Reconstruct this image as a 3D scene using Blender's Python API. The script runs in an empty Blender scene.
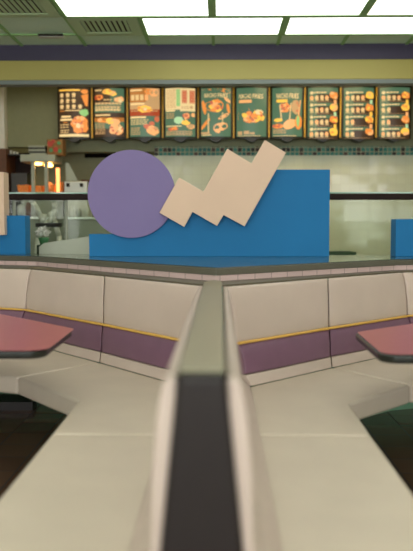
import bpy, bmesh, math, random
from mathutils import Vector
random.seed(7)
sc = bpy.context.scene
C = sc.collection

# ------------------------------------------------------------------ camera
cam_d = bpy.data.cameras.new('camera'); cam = bpy.data.objects.new('camera', cam_d); C.objects.link(cam)
cam_d.sensor_fit = 'VERTICAL'; cam_d.sensor_height = 36; cam_d.lens = 36*765/551
cam.location = (0, 0, 1.215)
cam.rotation_euler = (math.radians(90-3.553), 0, math.radians(1.011))
cam_d.dof.use_dof = True; cam_d.dof.focus_distance = 5.0; cam_d.dof.aperture_fstop = 1.75
cam_d.clip_start = .05
sc.camera = cam

# ------------------------------------------------------------------ world, exposure, daylight
sc.view_settings.view_transform = 'Standard'; sc.view_settings.look = 'None'
sc.view_settings.exposure = 0.32; sc.view_settings.gamma = 1.0; sc.view_settings.use_curve_mapping = False
W = bpy.data.worlds.new('world'); sc.world = W; W.use_nodes = True
W.node_tree.nodes['Background'].inputs[0].default_value = (.80, .92, 1, 1)
W.node_tree.nodes['Background'].inputs[1].default_value = 3.0

def area(name, loc, rot, sx, sy, power, col):
    l = bpy.data.lights.new(name, 'AREA'); l.shape = 'RECTANGLE'; l.size = sx; l.size_y = sy; l.energy = power; l.color = col
    o = bpy.data.objects.new(name, l); C.objects.link(o); o.location = loc; o.rotation_euler = rot
    return o
WINX = [(-4.9, -3.1), (-2.4, -.6), (.1, 1.9), (2.7, 4.5)]      # windows of the street front, behind the camera
for a, b in WINX:
    area('window_daylight', ((a+b)/2, -3.75, 1.75), (math.radians(90), 0, 0), b-a, 1.9, 66, (1, .95, .92))

LIGHT_E = 2.2      # ceiling panels
PI = math.pi

# ------------------------------------------------------------------ materials
def s2l(c):
    return tuple(((v/255)/12.92 if v/255 <= .04045 else ((v/255+.055)/1.055)**2.4) for v in c)
def mat(name, rgb, rough=.5, metal=0, spec=.5, var=0, vscale=20, bump=0, bscale=200, coat=0):
    m = bpy.data.materials.new(name); m.use_nodes = True; nt = m.node_tree; b = nt.nodes['Principled BSDF']
    c = s2l(rgb)+(1,)
    b.inputs['Base Color'].default_value = c; b.inputs['Roughness'].default_value = rough
    b.inputs['Metallic'].default_value = metal; b.inputs['Specular IOR Level'].default_value = spec
    b.inputs['Coat Weight'].default_value = coat
    tc = nt.nodes.new('ShaderNodeTexCoord')
    n = nt.nodes.new('ShaderNodeTexNoise'); n.inputs['Scale'].default_value = vscale; n.inputs['Detail'].default_value = 4
    nt.links.new(tc.outputs['Object'], n.inputs['Vector'])
    v = max(var, .02)
    mr = nt.nodes.new('ShaderNodeMapRange'); mr.inputs['From Min'].default_value = .3; mr.inputs['From Max'].default_value = .7
    mr.inputs['To Min'].default_value = 1-v; mr.inputs['To Max'].default_value = 1+v
    nt.links.new(n.outputs['Fac'], mr.inputs['Value'])
    mx = nt.nodes.new('ShaderNodeVectorMath'); mx.operation = 'SCALE'; mx.inputs[0].default_value = c[:3]
    nt.links.new(mr.outputs['Result'], mx.inputs['Scale']); nt.links.new(mx.outputs['Vector'], b.inputs['Base Color'])
    if bump:
        n2 = nt.nodes.new('ShaderNodeTexNoise'); n2.inputs['Scale'].default_value = bscale
        nt.links.new(tc.outputs['Object'], n2.inputs['Vector'])
        bp = nt.nodes.new('ShaderNodeBump'); bp.inputs['Strength'].default_value = bump; bp.inputs['Distance'].default_value = .002
        nt.links.new(n2.outputs['Fac'], bp.inputs['Height']); nt.links.new(bp.outputs['Normal'], b.inputs['Normal'])
    return m
def emis(name, rgb, k, base=None):
    m = bpy.data.materials.new(name); m.use_nodes = True; b = m.node_tree.nodes['Principled BSDF']
    c = s2l(rgb)+(1,)
    b.inputs['Base Color'].default_value = (c[0]*.3, c[1]*.3, c[2]*.3, 1); b.inputs['Emission Color'].default_value = c; b.inputs['Emission Strength'].default_value = k
    b.inputs['Roughness'].default_value = .3
    return m
def grid_mat(name, px, py, mortar, base, mcol, rough, axes='XY', off=(0, 0), tilt=0, cols=None, rndvar=.08, mrough=None, spec=.5):
    """square tiles of pitch px,py with grout lines; axes picks the object axes"""
    m = bpy.data.materials.new(name); m.use_nodes = True; nt = m.node_tree; b = nt.nodes['Principled BSDF']; N = nt.nodes.new; L = nt.links.new
    tc = N('ShaderNodeTexCoord'); sp = N('ShaderNodeSeparateXYZ'); L(tc.outputs['Object'], sp.inputs[0])
    fr, fl = [], []
    for ax, p, o in zip(axes, (px, py), off):
        a = N('ShaderNodeMath'); a.operation = 'SUBTRACT'; a.inputs[1].default_value = o; L(sp.outputs[ax], a.inputs[0])
        d = N('ShaderNodeMath'); d.operation = 'DIVIDE'; d.inputs[1].default_value = p; L(a.outputs[0], d.inputs[0])
        f = N('ShaderNodeMath'); f.operation = 'FRACT'; L(d.outputs[0], f.inputs[0])
        g = N('ShaderNodeMath'); g.operation = 'FLOOR'; L(d.outputs[0], g.inputs[0]); fl.append(g)
        h = N('ShaderNodeMath'); h.operation = 'PINGPONG'; h.inputs[1].default_value = .5; L(f.outputs[0], h.inputs[0])
        q = N('ShaderNodeMath'); q.operation = 'GREATER_THAN'; q.inputs[1].default_value = mortar/p/2; L(h.outputs[0], q.inputs[0]); fr.append(q)
    tile = N('ShaderNodeMath'); tile.operation = 'MULTIPLY'; L(fr[0].outputs[0], tile.inputs[0]); L(fr[1].outputs[0], tile.inputs[1])
    cb = N('ShaderNodeCombineXYZ'); L(fl[0].outputs[0], cb.inputs[0]); L(fl[1].outputs[0], cb.inputs[1])
    wn = N('ShaderNodeTexWhiteNoise'); wn.noise_dimensions = '3D'; L(cb.outputs[0], wn.inputs['Vector'])
    if cols:
        rp = N('ShaderNodeValToRGB'); rp.color_ramp.interpolation = 'CONSTANT'
        e = rp.color_ramp.elements
        while len(e) < len(cols): e.new(.5)
        for i, cc in enumerate(cols): e[i].position = i/len(cols); e[i].color = s2l(cc)+(1,)
        L(wn.outputs['Value'], rp.inputs[0]); src = rp.outputs[0]
    else:
        mr = N('ShaderNodeMapRange'); mr.inputs['To Min'].default_value = 1-rndvar; mr.inputs['To Max'].default_value = 1+rndvar
        L(wn.outputs['Value'], mr.inputs['Value'])
        vm = N('ShaderNodeVectorMath'); vm.operation = 'SCALE'; vm.inputs[0].default_value = s2l(base); L(mr.outputs[0], vm.inputs['Scale']); src = vm.outputs[0]
    mx = N('ShaderNodeMix'); mx.data_type = 'RGBA'; L(tile.outputs[0], mx.inputs[0]); mx.inputs[6].default_value = s2l(mcol)+(1,)
    L(src, mx.inputs[7]); L(mx.outputs[2], b.inputs['Base Color'])
    rr = N('ShaderNodeMapRange'); rr.inputs['To Min'].default_value = mrough or .8; rr.inputs['To Max'].default_value = rough; L(tile.outputs[0], rr.inputs['Value'])
    L(rr.outputs[0], b.inputs['Roughness']); b.inputs['Specular IOR Level'].default_value = spec
    if tilt:
        s = N('ShaderNodeVectorMath'); s.operation = 'SUBTRACT'; s.inputs[1].default_value = (.5, .5, .5); L(wn.outputs['Color'], s.inputs[0])
        k = N('ShaderNodeVectorMath'); k.operation = 'SCALE'; k.inputs['Scale'].default_value = tilt; L(s.outputs[0], k.inputs[0])
        ge = N('ShaderNodeNewGeometry'); ad = N('ShaderNodeVectorMath'); ad.operation = 'ADD'; L(ge.outputs['Normal'], ad.inputs[0]); L(k.outputs[0], ad.inputs[1])
        nn = N('ShaderNodeVectorMath'); nn.operation = 'NORMALIZE'; L(ad.outputs[0], nn.inputs[0]); L(nn.outputs[0], b.inputs['Normal'])
    return m
def glass(name, rgb, alpha):
    m = bpy.data.materials.new(name); m.use_nodes = True; nt = m.node_tree
    for n in list(nt.nodes): nt.nodes.remove(n)
    o = nt.nodes.new('ShaderNodeOutputMaterial'); t = nt.nodes.new('ShaderNodeBsdfTransparent'); g = nt.nodes.new('ShaderNodeBsdfGlossy')
    t.inputs[0].default_value = s2l(rgb)+(1,); g.inputs['Roughness'].default_value = .03
    mx = nt.nodes.new('ShaderNodeMixShader'); mx.inputs[0].default_value = alpha
    nt.links.new(t.outputs[0], mx.inputs[1]); nt.links.new(g.outputs[0], mx.inputs[2]); nt.links.new(mx.outputs[0], o.inputs[0])
    return m

M = {}
M['vinyl'] = mat('cream_vinyl', (207, 194, 174), .42, var=.03, vscale=6, bump=.25, bscale=500)
M['vinyl_back'] = mat('blush_cream_vinyl', (198, 180, 166), .42, var=.03, vscale=6, bump=.25, bscale=500)
M['purple'] = mat('purple_vinyl', (122, 88, 108), .38, var=.05, vscale=8, bump=.25, bscale=500)
M['piping'] = mat('yellow_piping', (222, 176, 82), .45)
M['base'] = mat('sea_green_laminate', (128, 178, 144), .35)
M['dark'] = mat('dark_brown_laminate', (34, 28, 26), .42, spec=.3, var=.05)
M['cap'] = mat('grey_green_laminate', (136, 131, 106), .3, var=.04, vscale=40)
M['shelf'] = mat('shaded_grey_green_laminate', (92, 86, 68), .45, var=.06, vscale=60)  # same laminate as the cap, its shade put into a darker colour
M['granite'] = mat('speckled_grey_granite_laminate', (94, 92, 78), .32, var=.35, vscale=260)
M['ledge'] = mat('polished_grey_green_top', (66, 76, 64), .12, var=.12, vscale=260, spec=.9)
M['blue'] = mat('blue_paint', (24, 112, 166), .55, spec=.2, var=.03, vscale=3)
M['violet'] = mat('violet_paint', (128, 116, 160), .6, spec=.2, var=.03, vscale=3)
M['cream'] = mat('cream_paint', (218, 188, 160), .55, var=.03, vscale=3)
M['pink'] = mat('dusty_pink_laminate', (178, 98, 104), .3, var=.03, vscale=30)
M['edge'] = mat('black_rubber_edge', (30, 34, 28), .25)
M['ceil'] = mat('ceiling_board', (220, 246, 222), .9, var=.05, vscale=120, bump=.4, bscale=150)
M['tbar'] = mat('ceiling_grid_green', (150, 196, 128), .6)
M['wall'] = mat('olive_wall', (130, 134, 104), .8, var=.04)
M['roomwall'] = mat('cream_room_wall', (218, 218, 206), .8, var=.03)
M['fpurple'] = mat('plum_fascia', (56, 50, 76), .5)
M['fyellow'] = mat('mustard_fascia', (172, 162, 84), .5, var=.03, vscale=2)
M['fgrey'] = mat('blue_grey_trim', (120, 130, 124), .5)
M['vent'] = mat('green_grey_vent', (190, 214, 170), .6)
M['ventd'] = mat('vent_hollow', (40, 34, 24), .9)
M['white'] = mat('white_plastic', (214, 216, 206), .45)
M['steel'] = mat('brushed_steel', (168, 172, 160), .32, metal=.8)
M['palemetal'] = mat('pale_grey_enamel', (150, 156, 138), .45)
M['black'] = mat('black_metal', (34, 32, 18), .4)
M['rail'] = mat('dark_stained_wood', (34, 20, 14), .6, spec=.2, var=.15, vscale=30)
M['glass'] = glass('green_tinted_glass', (246, 250, 244), .008)
M['glassedge'] = mat('glass_edge_green', (128, 176, 148), .15)
M['brown'] = mat('brown_wood', (92, 58, 34), .6, var=.12)
M['orange'] = mat('orange_paper', (226, 128, 44), .6, var=.2, vscale=60)
M['bread'] = mat('pale_bread', (214, 150, 110), .7, var=.1, vscale=60)
M['red'] = mat('red_print', (168, 58, 40), .6)
M['green'] = mat('green_print', (72, 132, 84), .6)
M['dgreen'] = mat('dark_green_plastic', (36, 62, 36), .4)
M['slab'] = mat('grey_cream_laminate', (186, 188, 168), .5)
M['floor'] = grid_mat('brown_quarry_tiles', .213, .236, .007, (120, 92, 74), (44, 34, 28), .16, 'XY', (-.168, .207), 0.006, mrough=.7, rndvar=.15)
M['tile'] = grid_mat('pale_green_wall_tiles', .108, .108, .004, (204, 208, 182), (192, 194, 168), .12, 'XZ', (0, 0), .03, rndvar=.03, mrough=.5, spec=.35)
M['mosaic'] = grid_mat('teal_mosaic', .0512, .0512, .008, (0, 0, 0), (170, 168, 136), .45, 'XZ', (-.77, .0), .0, spec=.2, cols=[(58, 124, 112), (46, 46, 44), (80, 138, 122), (42, 100, 94), (74, 58, 54), (62, 128, 114)])
M['pinktile'] = grid_mat('pink_strip_tiles', .095, 5, .003, (208, 182, 176), (140, 118, 110), .3, 'XY', (0, -1), 0.0, rndvar=.05)
M['lamp'] = emis('heat_lamp_glow', (255, 186, 96), 9)
M['tube'] = emis('orange_heat_tube', (255, 150, 84), 2.6)

def diffuser(name, col, k):
    m = bpy.data.materials.new(name); m.use_nodes = True; nt = m.node_tree; b = nt.nodes['Principled BSDF']
    b.inputs['Base Color'].default_value = (.7, .7, .7, 1)
    tc = nt.nodes.new('ShaderNodeTexCoord'); sp = nt.nodes.new('ShaderNodeSeparateXYZ'); nt.links.new(tc.outputs['Object'], sp.inputs[0])
    w = nt.nodes.new('ShaderNodeMath'); w.operation = 'MULTIPLY'; w.inputs[1].default_value = 2*PI/.30; nt.links.new(sp.outputs['Y'], w.inputs[0])
    c = nt.nodes.new('ShaderNodeMath'); c.operation = 'COSINE'; nt.links.new(w.outputs[0], c.inputs[0])
    mr = nt.nodes.new('ShaderNodeMapRange'); mr.inputs['From Min'].default_value = -1; mr.inputs['To Min'].default_value = k*1.06; mr.inputs['To Max'].default_value = k*.94
    nt.links.new(c.outputs[0], mr.inputs['Value']); nt.links.new(mr.outputs[0], b.inputs['Emission Strength'])
    b.inputs['Emission Color'].default_value = col+(1,)
    return m
M['diff'] = diffuser('lit_acrylic_panel', (.90, .90, .84), LIGHT_E)
M['diffw'] = diffuser('lit_acrylic_panel_pink', (.95, .82, .74), LIGHT_E*.9)

# ------------------------------------------------------------------ helpers
def link(name, me, m, parent=None):
    o = bpy.data.objects.new(name, me); C.objects.link(o)
    for k in (m if isinstance(m, (list, tuple)) else [m]): me.materials.append(k)
    if parent: o.parent = parent
    return o
def obj(name, bm, m, parent=None, bevel=0, seg=2, smooth=False, loc=None):
    me = bpy.data.meshes.new(name)
    bmesh.ops.recalc_face_normals(bm, faces=bm.faces)
    for f in bm.faces: f.smooth = smooth or bevel > 0
    bm.to_mesh(me); bm.free()
    o = link(name, me, m, parent)
    if loc: o.location = loc
    if bevel:
        b = o.modifiers.new('bevel', 'BEVEL'); b.width = bevel; b.segments = seg; b.limit_method = 'ANGLE'; b.angle_limit = math.radians(35)
        b.harden_normals = False
        w = o.modifiers.new('wn', 'WEIGHTED_NORMAL'); w.keep_sharp = True
    return o
def box(bm, x0, x1, y0, y1, z0, z1):
    v = [bm.verts.new(p) for p in ((x0, y0, z0), (x1, y0, z0), (x1, y1, z0), (x0, y1, z0), (x0, y0, z1), (x1, y0, z1), (x1, y1, z1), (x0, y1, z1))]
    for f in ((0, 3, 2, 1), (4, 5, 6, 7), (0, 1, 5, 4), (1, 2, 6, 5), (2, 3, 7, 6), (3, 0, 4, 7)): bm.faces.new([v[i] for i in f])
def prism(bm, pts, z0, z1):
    a = [bm.verts.new((x, y, z0)) for x, y in pts]; b = [bm.verts.new((x, y, z1)) for x, y in pts]
    n = len(pts); bm.faces.new(a[::-1]); bm.faces.new(b)
    for i in range(n): bm.faces.new([a[i], a[(i+1) % n], b[(i+1) % n], b[i]])
def slab_xz(bm, pts, y0, y1):
    a = [bm.verts.new((x, y0, z)) for x, z in pts]; b = [bm.verts.new((x, y1, z)) for x, z in pts]
    n = len(pts); bm.faces.new(a); bm.faces.new(b[::-1])
    for i in range(n): bm.faces.new([a[i], b[i], b[(i+1) % n], a[(i+1) % n]])
def tube(bm, p, q, r, n=12, r2=None):
    p = Vector(p); q = Vector(q); d = (q-p).normalized(); u = d.orthogonal().normalized(); v = d.cross(u); r2 = r if r2 is None else r2
    A = [bm.verts.new(p+(u*math.cos(t)+v*math.sin(t))*r) for t in [2*PI*i/n for i in range(n)]]
    B = [bm.verts.new(q+(u*math.cos(t)+v*math.sin(t))*r2) for t in [2*PI*i/n for i in range(n)]]
    bm.faces.new(A[::-1]); bm.faces.new(B)
    for i in range(n): bm.faces.new([A[i], A[(i+1) % n], B[(i+1) % n], B[i]])
def lathe(bm, prof, c=(0, 0), n=20):
    rings = []
    for r, z in prof: rings.append([bm.verts.new((c[0]+r*math.cos(2*PI*i/n), c[1]+r*math.sin(2*PI*i/n), z)) for i in range(n)])
    for a, b in zip(rings, rings[1:]):
        for i in range(n): bm.faces.new([a[i], a[(i+1) % n], b[(i+1) % n], b[i]])
    bm.faces.new(rings[0][::-1]); bm.faces.new(rings[-1])
def B(*a):
    bm = bmesh.new(); box(bm, *a); return bm
def P(pts, z0, z1):
    bm = bmesh.new(); prism(bm, pts, z0, z1); return bm
def tag(o, label, cat, group=None):
    o['label'] = label; o['category'] = cat
    if group: o['group'] = group
    return o
def thing(name, label, cat, loc=(0, 0, 0), rotz=0, group=None):
    o = bpy.data.objects.new(name, None); C.objects.link(o); o.location = loc; o.rotation_euler = (0, 0, rotz); o.empty_display_size = .1
    return tag(o, label, cat, group)
def struct(name, bm, m, **k):
    o = obj(name, bm, m, **k); o['kind'] = 'structure'; return o
def under(root, *parts):
    """parent parts built in world coordinates to a thing standing away from the origin"""
    for p in parts:
        p.parent = root; p.matrix_parent_inverse = root.matrix_basis.inverted()
def world_thing(name, label, cat, loc, group=None):
    return thing(name, label, cat, loc, 0, group)
def wp(root, name, bm, m, **k):
    """part given in world coordinates (root unrotated)"""
    bmesh.ops.translate(bm, verts=bm.verts, vec=-Vector(root.location))
    return obj(name, bm, m, root, **k)

# ------------------------------------------------------------------ room shell
struct('floor', B(-6, 6, -3.6, 12, -.1, 0), M['floor'])
CZ = 2.96
struct('ceiling', B(-6, 6, -3.6, 7.5, CZ, CZ+.1), M['ceil'])
struct('wall_left', B(-6.1, -6, -3.6, 12, 0, 3.1), M['roomwall'])
struct('wall_right', B(6, 6.1, -3.6, 12, 0, 3.1), M['roomwall'])
# street front with four window openings
bm = bmesh.new()
box(bm, -6, 6, -3.7, -3.5, 0, .8); box(bm, -6, 6, -3.7, -3.5, 2.7, 3.1)
xs = [-6]+[v for ab in WINX for v in ab]+[6]
for i in range(0, len(xs), 2): box(bm, xs[i], xs[i+1], -3.7, -3.5, .8, 2.7)
struct('wall_front', bm, M['roomwall'])
for i, (a, b) in enumerate(WINX):
    bm = bmesh.new()
    box(bm, a, b, -3.62, -3.56, .8, .86); box(bm, a, b, -3.62, -3.56, 2.64, 2.7)
    for k in range(4):
        x = a+.03+(b-a-.06)*k/3; box(bm, x-.03, x+.03, -3.62, -3.56, .86, 2.64)
    box(bm, a, b, -3.61, -3.57, 1.72, 1.78)
    struct('window_%d' % (i+1), bm, M['palemetal'])
# serving side: tiled wall, olive wall above, kitchen opening on the left
YW = 9.0
struct('wall_back', B(-.77, 6, YW, YW+.15, 0, 2.06), M['tile'])
struct('trim_1', B(-.77, 6, YW-.008, YW+.15, 2.06, 2.06+.1024), M['mosaic'])
bm = bmesh.new(); box(bm, -6, 6, YW, YW+.15, 2.1624, 3.1)
struct('wall_upper', bm, M['wall'])
struct('trim_2', B(-1.85, -.77, YW-.03, YW+.15, 2.10, 2.16), M['wall'])
struct('wall_kitchen', B(-6, 6, 11.5, 11.6, 0, 3.1), M['wall'])
struct('wall_divider', B(-.77, -.67, YW+.15, 11.5, 0, 2.9), M['wall'])
struct('trim_3', B(-2.9, -2.49, YW-.12, YW, 0, 2.95), M['roomwall'])
struct('ceiling_kitchen', B(-6, 6, 7.5, 12, 3.0, 3.1), M['wall'])
YF = 7.4
struct('trim_4', B(-6, 6, YF, YF+.1, 2.812, 2.96), M['fpurple'])
struct('trim_5', B(-6, 6, YF-.015, YF+.1, 2.624, 2.812), M['fyellow'], bevel=.01)
struct('trim_6', B(-6, 6, YF-.02, YF+.12, 2.585, 2.624), M['fgrey'])

# suspended ceiling grid
GX = [-.065+.61*i for i in range(-9, 10)]
GY = [6.985+.609*j for j in range(-17, 1)]
bm = bmesh.new()
for x in GX: box(bm, x-.014, x+.014, -3.5, YF, CZ-.012, CZ-.001)
for y in GY: box(bm, -6, 6, y-.014, y+.014, CZ-.0125, CZ-.0015)
struct('trim_7', bm, M['tbar'])

# ceiling lights, two tiles wide each
def ceiling_light(i, j, label, m):
    x0 = -.065+.61*i; y0 = 6.985+.609*j
    t = thing('ceiling_light', label, 'ceiling light', (x0+.61, y0+.3045, CZ-.02), 0, 'lit ceiling panels')
    bm = bmesh.new()
    for a in ((-.61, .61, -.3045, -.272), (-.61, .61, .272, .3045), (-.61, -.578, -.272, .272), (.578, .61, -.272, .272)): box(bm, a[0], a[1], a[2], a[3], -.004, .0195)
    obj('frame', bm, M['tbar'], t)
    bm = B(-.578, .578, -.272, .272, .000, .012); obj('diffuser', bm, m, t)
    return t
ceiling_light(-1, -1, 'lit ceiling panel near the middle, in the row closest to the purple fascia', M['diff'])
ceiling_light(1, -1, 'lit ceiling panel at the right, in the row closest to the purple fascia', M['diff'])
ceiling_light(-2, -2, 'lit ceiling panel cut by the top of the photo, left one of its row', M['diff'])
ceiling_light(0, -2, 'lit ceiling panel cut by the top of the photo, middle one of its row', M['diff'])
ceiling_light(2, -2, 'pinkish lit ceiling panel in the top right corner of the photo', M['diffw'])
ORD = ['first', 'second', 'third', 'fourth', 'fifth', 'sixth', 'seventh', 'eighth', 'ninth', 'tenth']
for i, j in [(i, j) for j in (-4, -6, -8, -10, -12, -14) for i in (-7, -4, -1, 2, 5)]:  # out-of-view panels, added to raise the top light on the seats
    ceiling_light(i, j, '%s added unseen light panel from the left in the %s row back from the menus' % (ORD[(i+7)//3], ORD[-j//2]), M['diff'])

def ceiling_vent(x0, y0, label):
    t = thing('ceiling_vent', label, 'air vent', (x0+.305, y0+.3045, CZ-.02), 0)
    bm = bmesh.new(); r = .29; q = .20
    for a in ((-r, r, -r, -q), (-r, r, q, r), (-r, -q, -q, q), (q, r, -q, q)): box(bm, *a, -.002, .006)
    obj('frame', bm, M['vent'], t)
    obj('duct', B(-q, q, -q, q, .010, .016), M['ventd'], t)
    for k in range(9):
        x = -q+.022+k*.0445
        bm = bmesh.new(); v = [bm.verts.new(p) for p in ((x-.012, -q, .000), (x-.009, -q, .000), (x+.012, -q, .0095), (x+.009, -q, .0095))]
        w = [bm.verts.new((p.co.x, q, p.co.z)) for p in v]
        bm.faces.new(v); bm.faces.new(w[::-1])
        for s in range(4): bm.faces.new([v[s], v[(s+1) % 4], w[(s+1) % 4], w[s]])
        obj('slat', bm, M['vent'], t)
ceiling_vent(-.065-.61*3, 6.985-.609*2, 'green-grey slatted ceiling air vent in the top left corner of the photo')
ceiling_vent(-.065-.61*2, 6.985-.609, 'green-grey slatted ceiling air vent left of the lit panel, above the fascia')
t = thing('ceiling_slot', 'small slotted fitting on the ceiling grid, left above the purple fascia', 'ceiling fitting', (-1.52, 6.97, CZ-.02))
obj('housing', B(-.11, .11, -.012, .05, -.012, .007), M['white'], t, bevel=.004); obj('slot', B(-.11, .11, -.040, -.0125, -.008, .007), M['ventd'], t)

# ------------------------------------------------------------------ booth plan
XP = -.034                                       # centre line of the low partition between the two booths
def isect(p, d, q, e):
    den = d[0]*e[1]-d[1]*e[0]; t = ((q[0]-p[0])*e[1]-(q[1]-p[1])*e[0])/den
    return (p[0]+d[0]*t, p[1]+d[1]*t)
def offset(path, d, side):
    """shift an open polyline by d towards its seat side"""
    segs = []
    for a, b in zip(path, path[1:]):
        L = math.hypot(b[0]-a[0], b[1]-a[1]); u = ((b[0]-a[0])/L, (b[1]-a[1])/L)
        n = (-u[1]*side, u[0]*side); segs.append(((a[0]+n[0]*d, a[1]+n[1]*d), u, n))
    out = [segs[0][0]]
    for s, t in zip(segs, segs[1:]): out.append(isect(s[0], s[1], t[0], t[1]))
    b = path[-1]; n = segs[-1][2]; out.append((b[0]+n[0]*d, b[1]+n[1]*d))
    return out
YE = 1.43                                        # near end of the partition
NEAR = .045; 
topL = [(-.085, 3.72), (-.708, 4.505), (-1.307, 5.225), (-2.45, 5.72)]
topR = [(.03, 3.69), (.638, 4.350), (1.175, 4.905), (2.35, 5.36)]
def base_path(top, side, x):
    w = offset(top, -.03, side)                  # line of the wall face behind the cushions
    d = (w[1][0]-w[0][0], w[1][1]-w[0][1])
    c = isect((x, 0), (0, 1), w[0], d)
    return [(x, YE), c]+w[1:]
pathL = base_path(topL, 1, XP-NEAR); pathR = base_path(topR, -1, XP+NEAR)
apex_front = isect(pathL[1], (pathL[2][0]-pathL[1][0], pathL[2][1]-pathL[1][1]), pathR[1], (pathR[2][0]-pathR[1][0], pathR[2][1]-pathR[1][1]))
ledge = [(-2.6, 6.17), (-1.357, 5.587), (-.02, 3.943), (1.152, 5.038), (2.5, 5.57)]
ledge_back = [(2.5, 6.15), (1.1, 5.82), (-1.1, 5.98), (-2.6, 6.62)]
def inset(pl, d): return offset(pl, -d, 1)       # polyline running left to right, moved away from the camera

# ------------------------------------------------------------------ planter wall between seats and counter, and the partition
t = thing('planter_wall', 'low V-shaped wall behind the booths with pink tile strip and speckled ledge', 'low wall', (0, 4.5, 0))
ri = offset(ledge, .02, 1)
wp(t, 'upper_wall', P([pathL[4], pathL[3], pathL[2], apex_front, pathR[2], pathR[3], pathR[4]]+[(2.5, 5.9), (-2.6, 6.4)], .30, .925), M['base'])
wp(t, 'base', P(ri+[(2.4, 5.9), (-2.5, 6.4)], 0, .2995), M['base'])
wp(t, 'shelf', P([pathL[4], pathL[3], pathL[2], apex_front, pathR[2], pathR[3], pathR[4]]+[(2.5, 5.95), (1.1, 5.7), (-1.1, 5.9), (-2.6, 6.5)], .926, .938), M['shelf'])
ri = offset(ledge, .006, 1)
wp(t, 'tile_strip', P(ri+[(2.4, 6.0), (1.1, 5.75), (-1.1, 5.92), (-2.5, 6.5)], .939, .969), M['pinktile'])
o = wp(t, 'ledge_edge', P(ledge+ledge_back, .970, 1.005), M['granite'], bevel=.003)
li = offset(ledge, .012, 1)
wp(t, 'ledge_top', P(li+[(2.48, 6.12), (1.1, 5.80), (-1.1, 5.96), (-2.58, 6.6)], 1.0055, 1.010), M['ledge'], bevel=.002)

t = thing('booth_partition', 'low partition between the two booths with grey-green cap and dark flared end panel', 'partition', (XP, 2.5, 0))
wp(t, 'core', P([(XP-.036, YE+.02), (XP+.036, YE+.02), (XP+.036, pathR[1][1]+.01), (apex_front[0], apex_front[1]-.006), (XP-.036, pathL[1][1]+.01)], 0, .92), M['base'])
wp(t, 'cap', P([(XP-NEAR, YE+.01), (XP+NEAR, YE+.01), (XP+NEAR, pathR[1][1]), (.006, 3.86), (-.03, 3.93), (-.06, 3.87), (XP-NEAR, pathL[1][1])], .9385, .949), M['cap'], bevel=.004)
bm = bmesh.new(); slab_xz(bm, [(XP-.046, .942), (XP+.046, .942), (XP+.080, .60), (XP+.112, .42), (XP+.112, 0), (XP-.112, 0), (XP-.112, .42), (XP-.080, .60)], YE-.022, YE+.008)
wp(t, 'end_panel', bm, M['dark'], bevel=.016, seg=4)

# ------------------------------------------------------------------ upholstered benches
# outline of the padding in section: distance from the wall face against height
PROF = [(.004, .45), (.150, .45), (.122, .50), (.104, .55), (.086, .61), (.078, .66), (.066, .75), (.052, .84), (.044, .895), (.034, .922), (.018, .930), (.004, .928)]
PPROF = [(.004, .452), (.140, .452), (.108, .475), (.078, .51), (.062, .56), (.055, .61), (.052, .75), (.044, .85), (.036, .90), (.030, .922), (.018, .932), (.004, .930)]
def dist_at(z):
    pr = PROF[1:10]
    for (d0, z0), (d1, z1) in zip(pr, pr[1:]):
        if z0 <= z <= z1: return d0+(d1-d0)*(z-z0)/(z1-z0)
    return pr[-1][0]
def sweep(path, side, i, prof, trim0=.004, trim1=.004, puff=0):
    """closed padding body along segment i of the path, mitred at its ends"""
    bm = bmesh.new()
    offs = [seam_offset(path, d, side) for d, z in prof]
    a = path[i]; b = path[i+1]; L = math.hypot(b[0]-a[0], b[1]-a[1]); u = ((b[0]-a[0])/L, (b[1]-a[1])/L); n = (-u[1]*side, u[0]*side)
    K = 9; rows = []
    for k in range(K):
        f = [0, .02, .07, .2, .5, .8, .93, .98, 1][k]
        e = puff*(1-abs(2*f-1)**8)-puff
        row = []
        for (d, z), of in zip(prof, offs):
            p = of[i]; q = of[i+1]
            p = (p[0]+u[0]*trim0, p[1]+u[1]*trim0); q = (q[0]-u[0]*trim1, q[1]-u[1]*trim1)
            w = e if d > .02 else 0
            row.append(bm.verts.new((p[0]+(q[0]-p[0])*f+n[0]*w, p[1]+(q[1]-p[1])*f+n[1]*w, z)))
        rows.append(row)
    m = len(prof)
    for r, s in zip(rows, rows[1:]):
        for j in range(m): bm.faces.new([r[j], r[(j+1) % m], s[(j+1) % m], s[j]])
    bm.faces.new(rows[0][::-1]); bm.faces.new(rows[-1])
    return bm
def seam_offset(path, d, side):
    """offset whose first seam in the wall run stays upright seen from the aisle"""
    of = offset(path, d, side); a, b = of[1], of[2]; x = path[2][0]
    of[2] = (x, a[1]+(b[1]-a[1])*(x-a[0])/(b[0]-a[0])); return of
def sect(z0, z1, extra=0):
    pts = [(.004, z0), (dist_at(z0)+extra, z0)]
    pts += [(dist_at(p[1])+extra, p[1]) for p in PROF[1:9] if z0+.004 < p[1] < z1-.004]
    pts += [(dist_at(z1)+extra, z1), (.004, z1)]
    return pts
lower = sect(.452, .503, -.004); band = sect(.505, .655, .000)
band = [(.004, .505), (dist_at(.505)-.008, .505), (dist_at(.512), .512), (dist_at(.53)+.006, .53), (dist_at(.56)+.013, .56), (dist_at(.60)+.016, .60), (dist_at(.63)+.011, .63), (dist_at(.648)+.001, .648), (dist_at(.655)-.006, .655), (.004, .655)]
upper = [(.004, .657), (dist_at(.657)-.006, .657), (dist_at(.67)+.001, .67), (dist_at(.75)+.005, .75), (dist_at(.84)+.005, .84)]+PROF[8:]
pip = [(.07, .651), (.083, .650), (.0875, .6535), (.089, .657), (.0875, .6605), (.083, .664), (.07, .663)]
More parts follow.
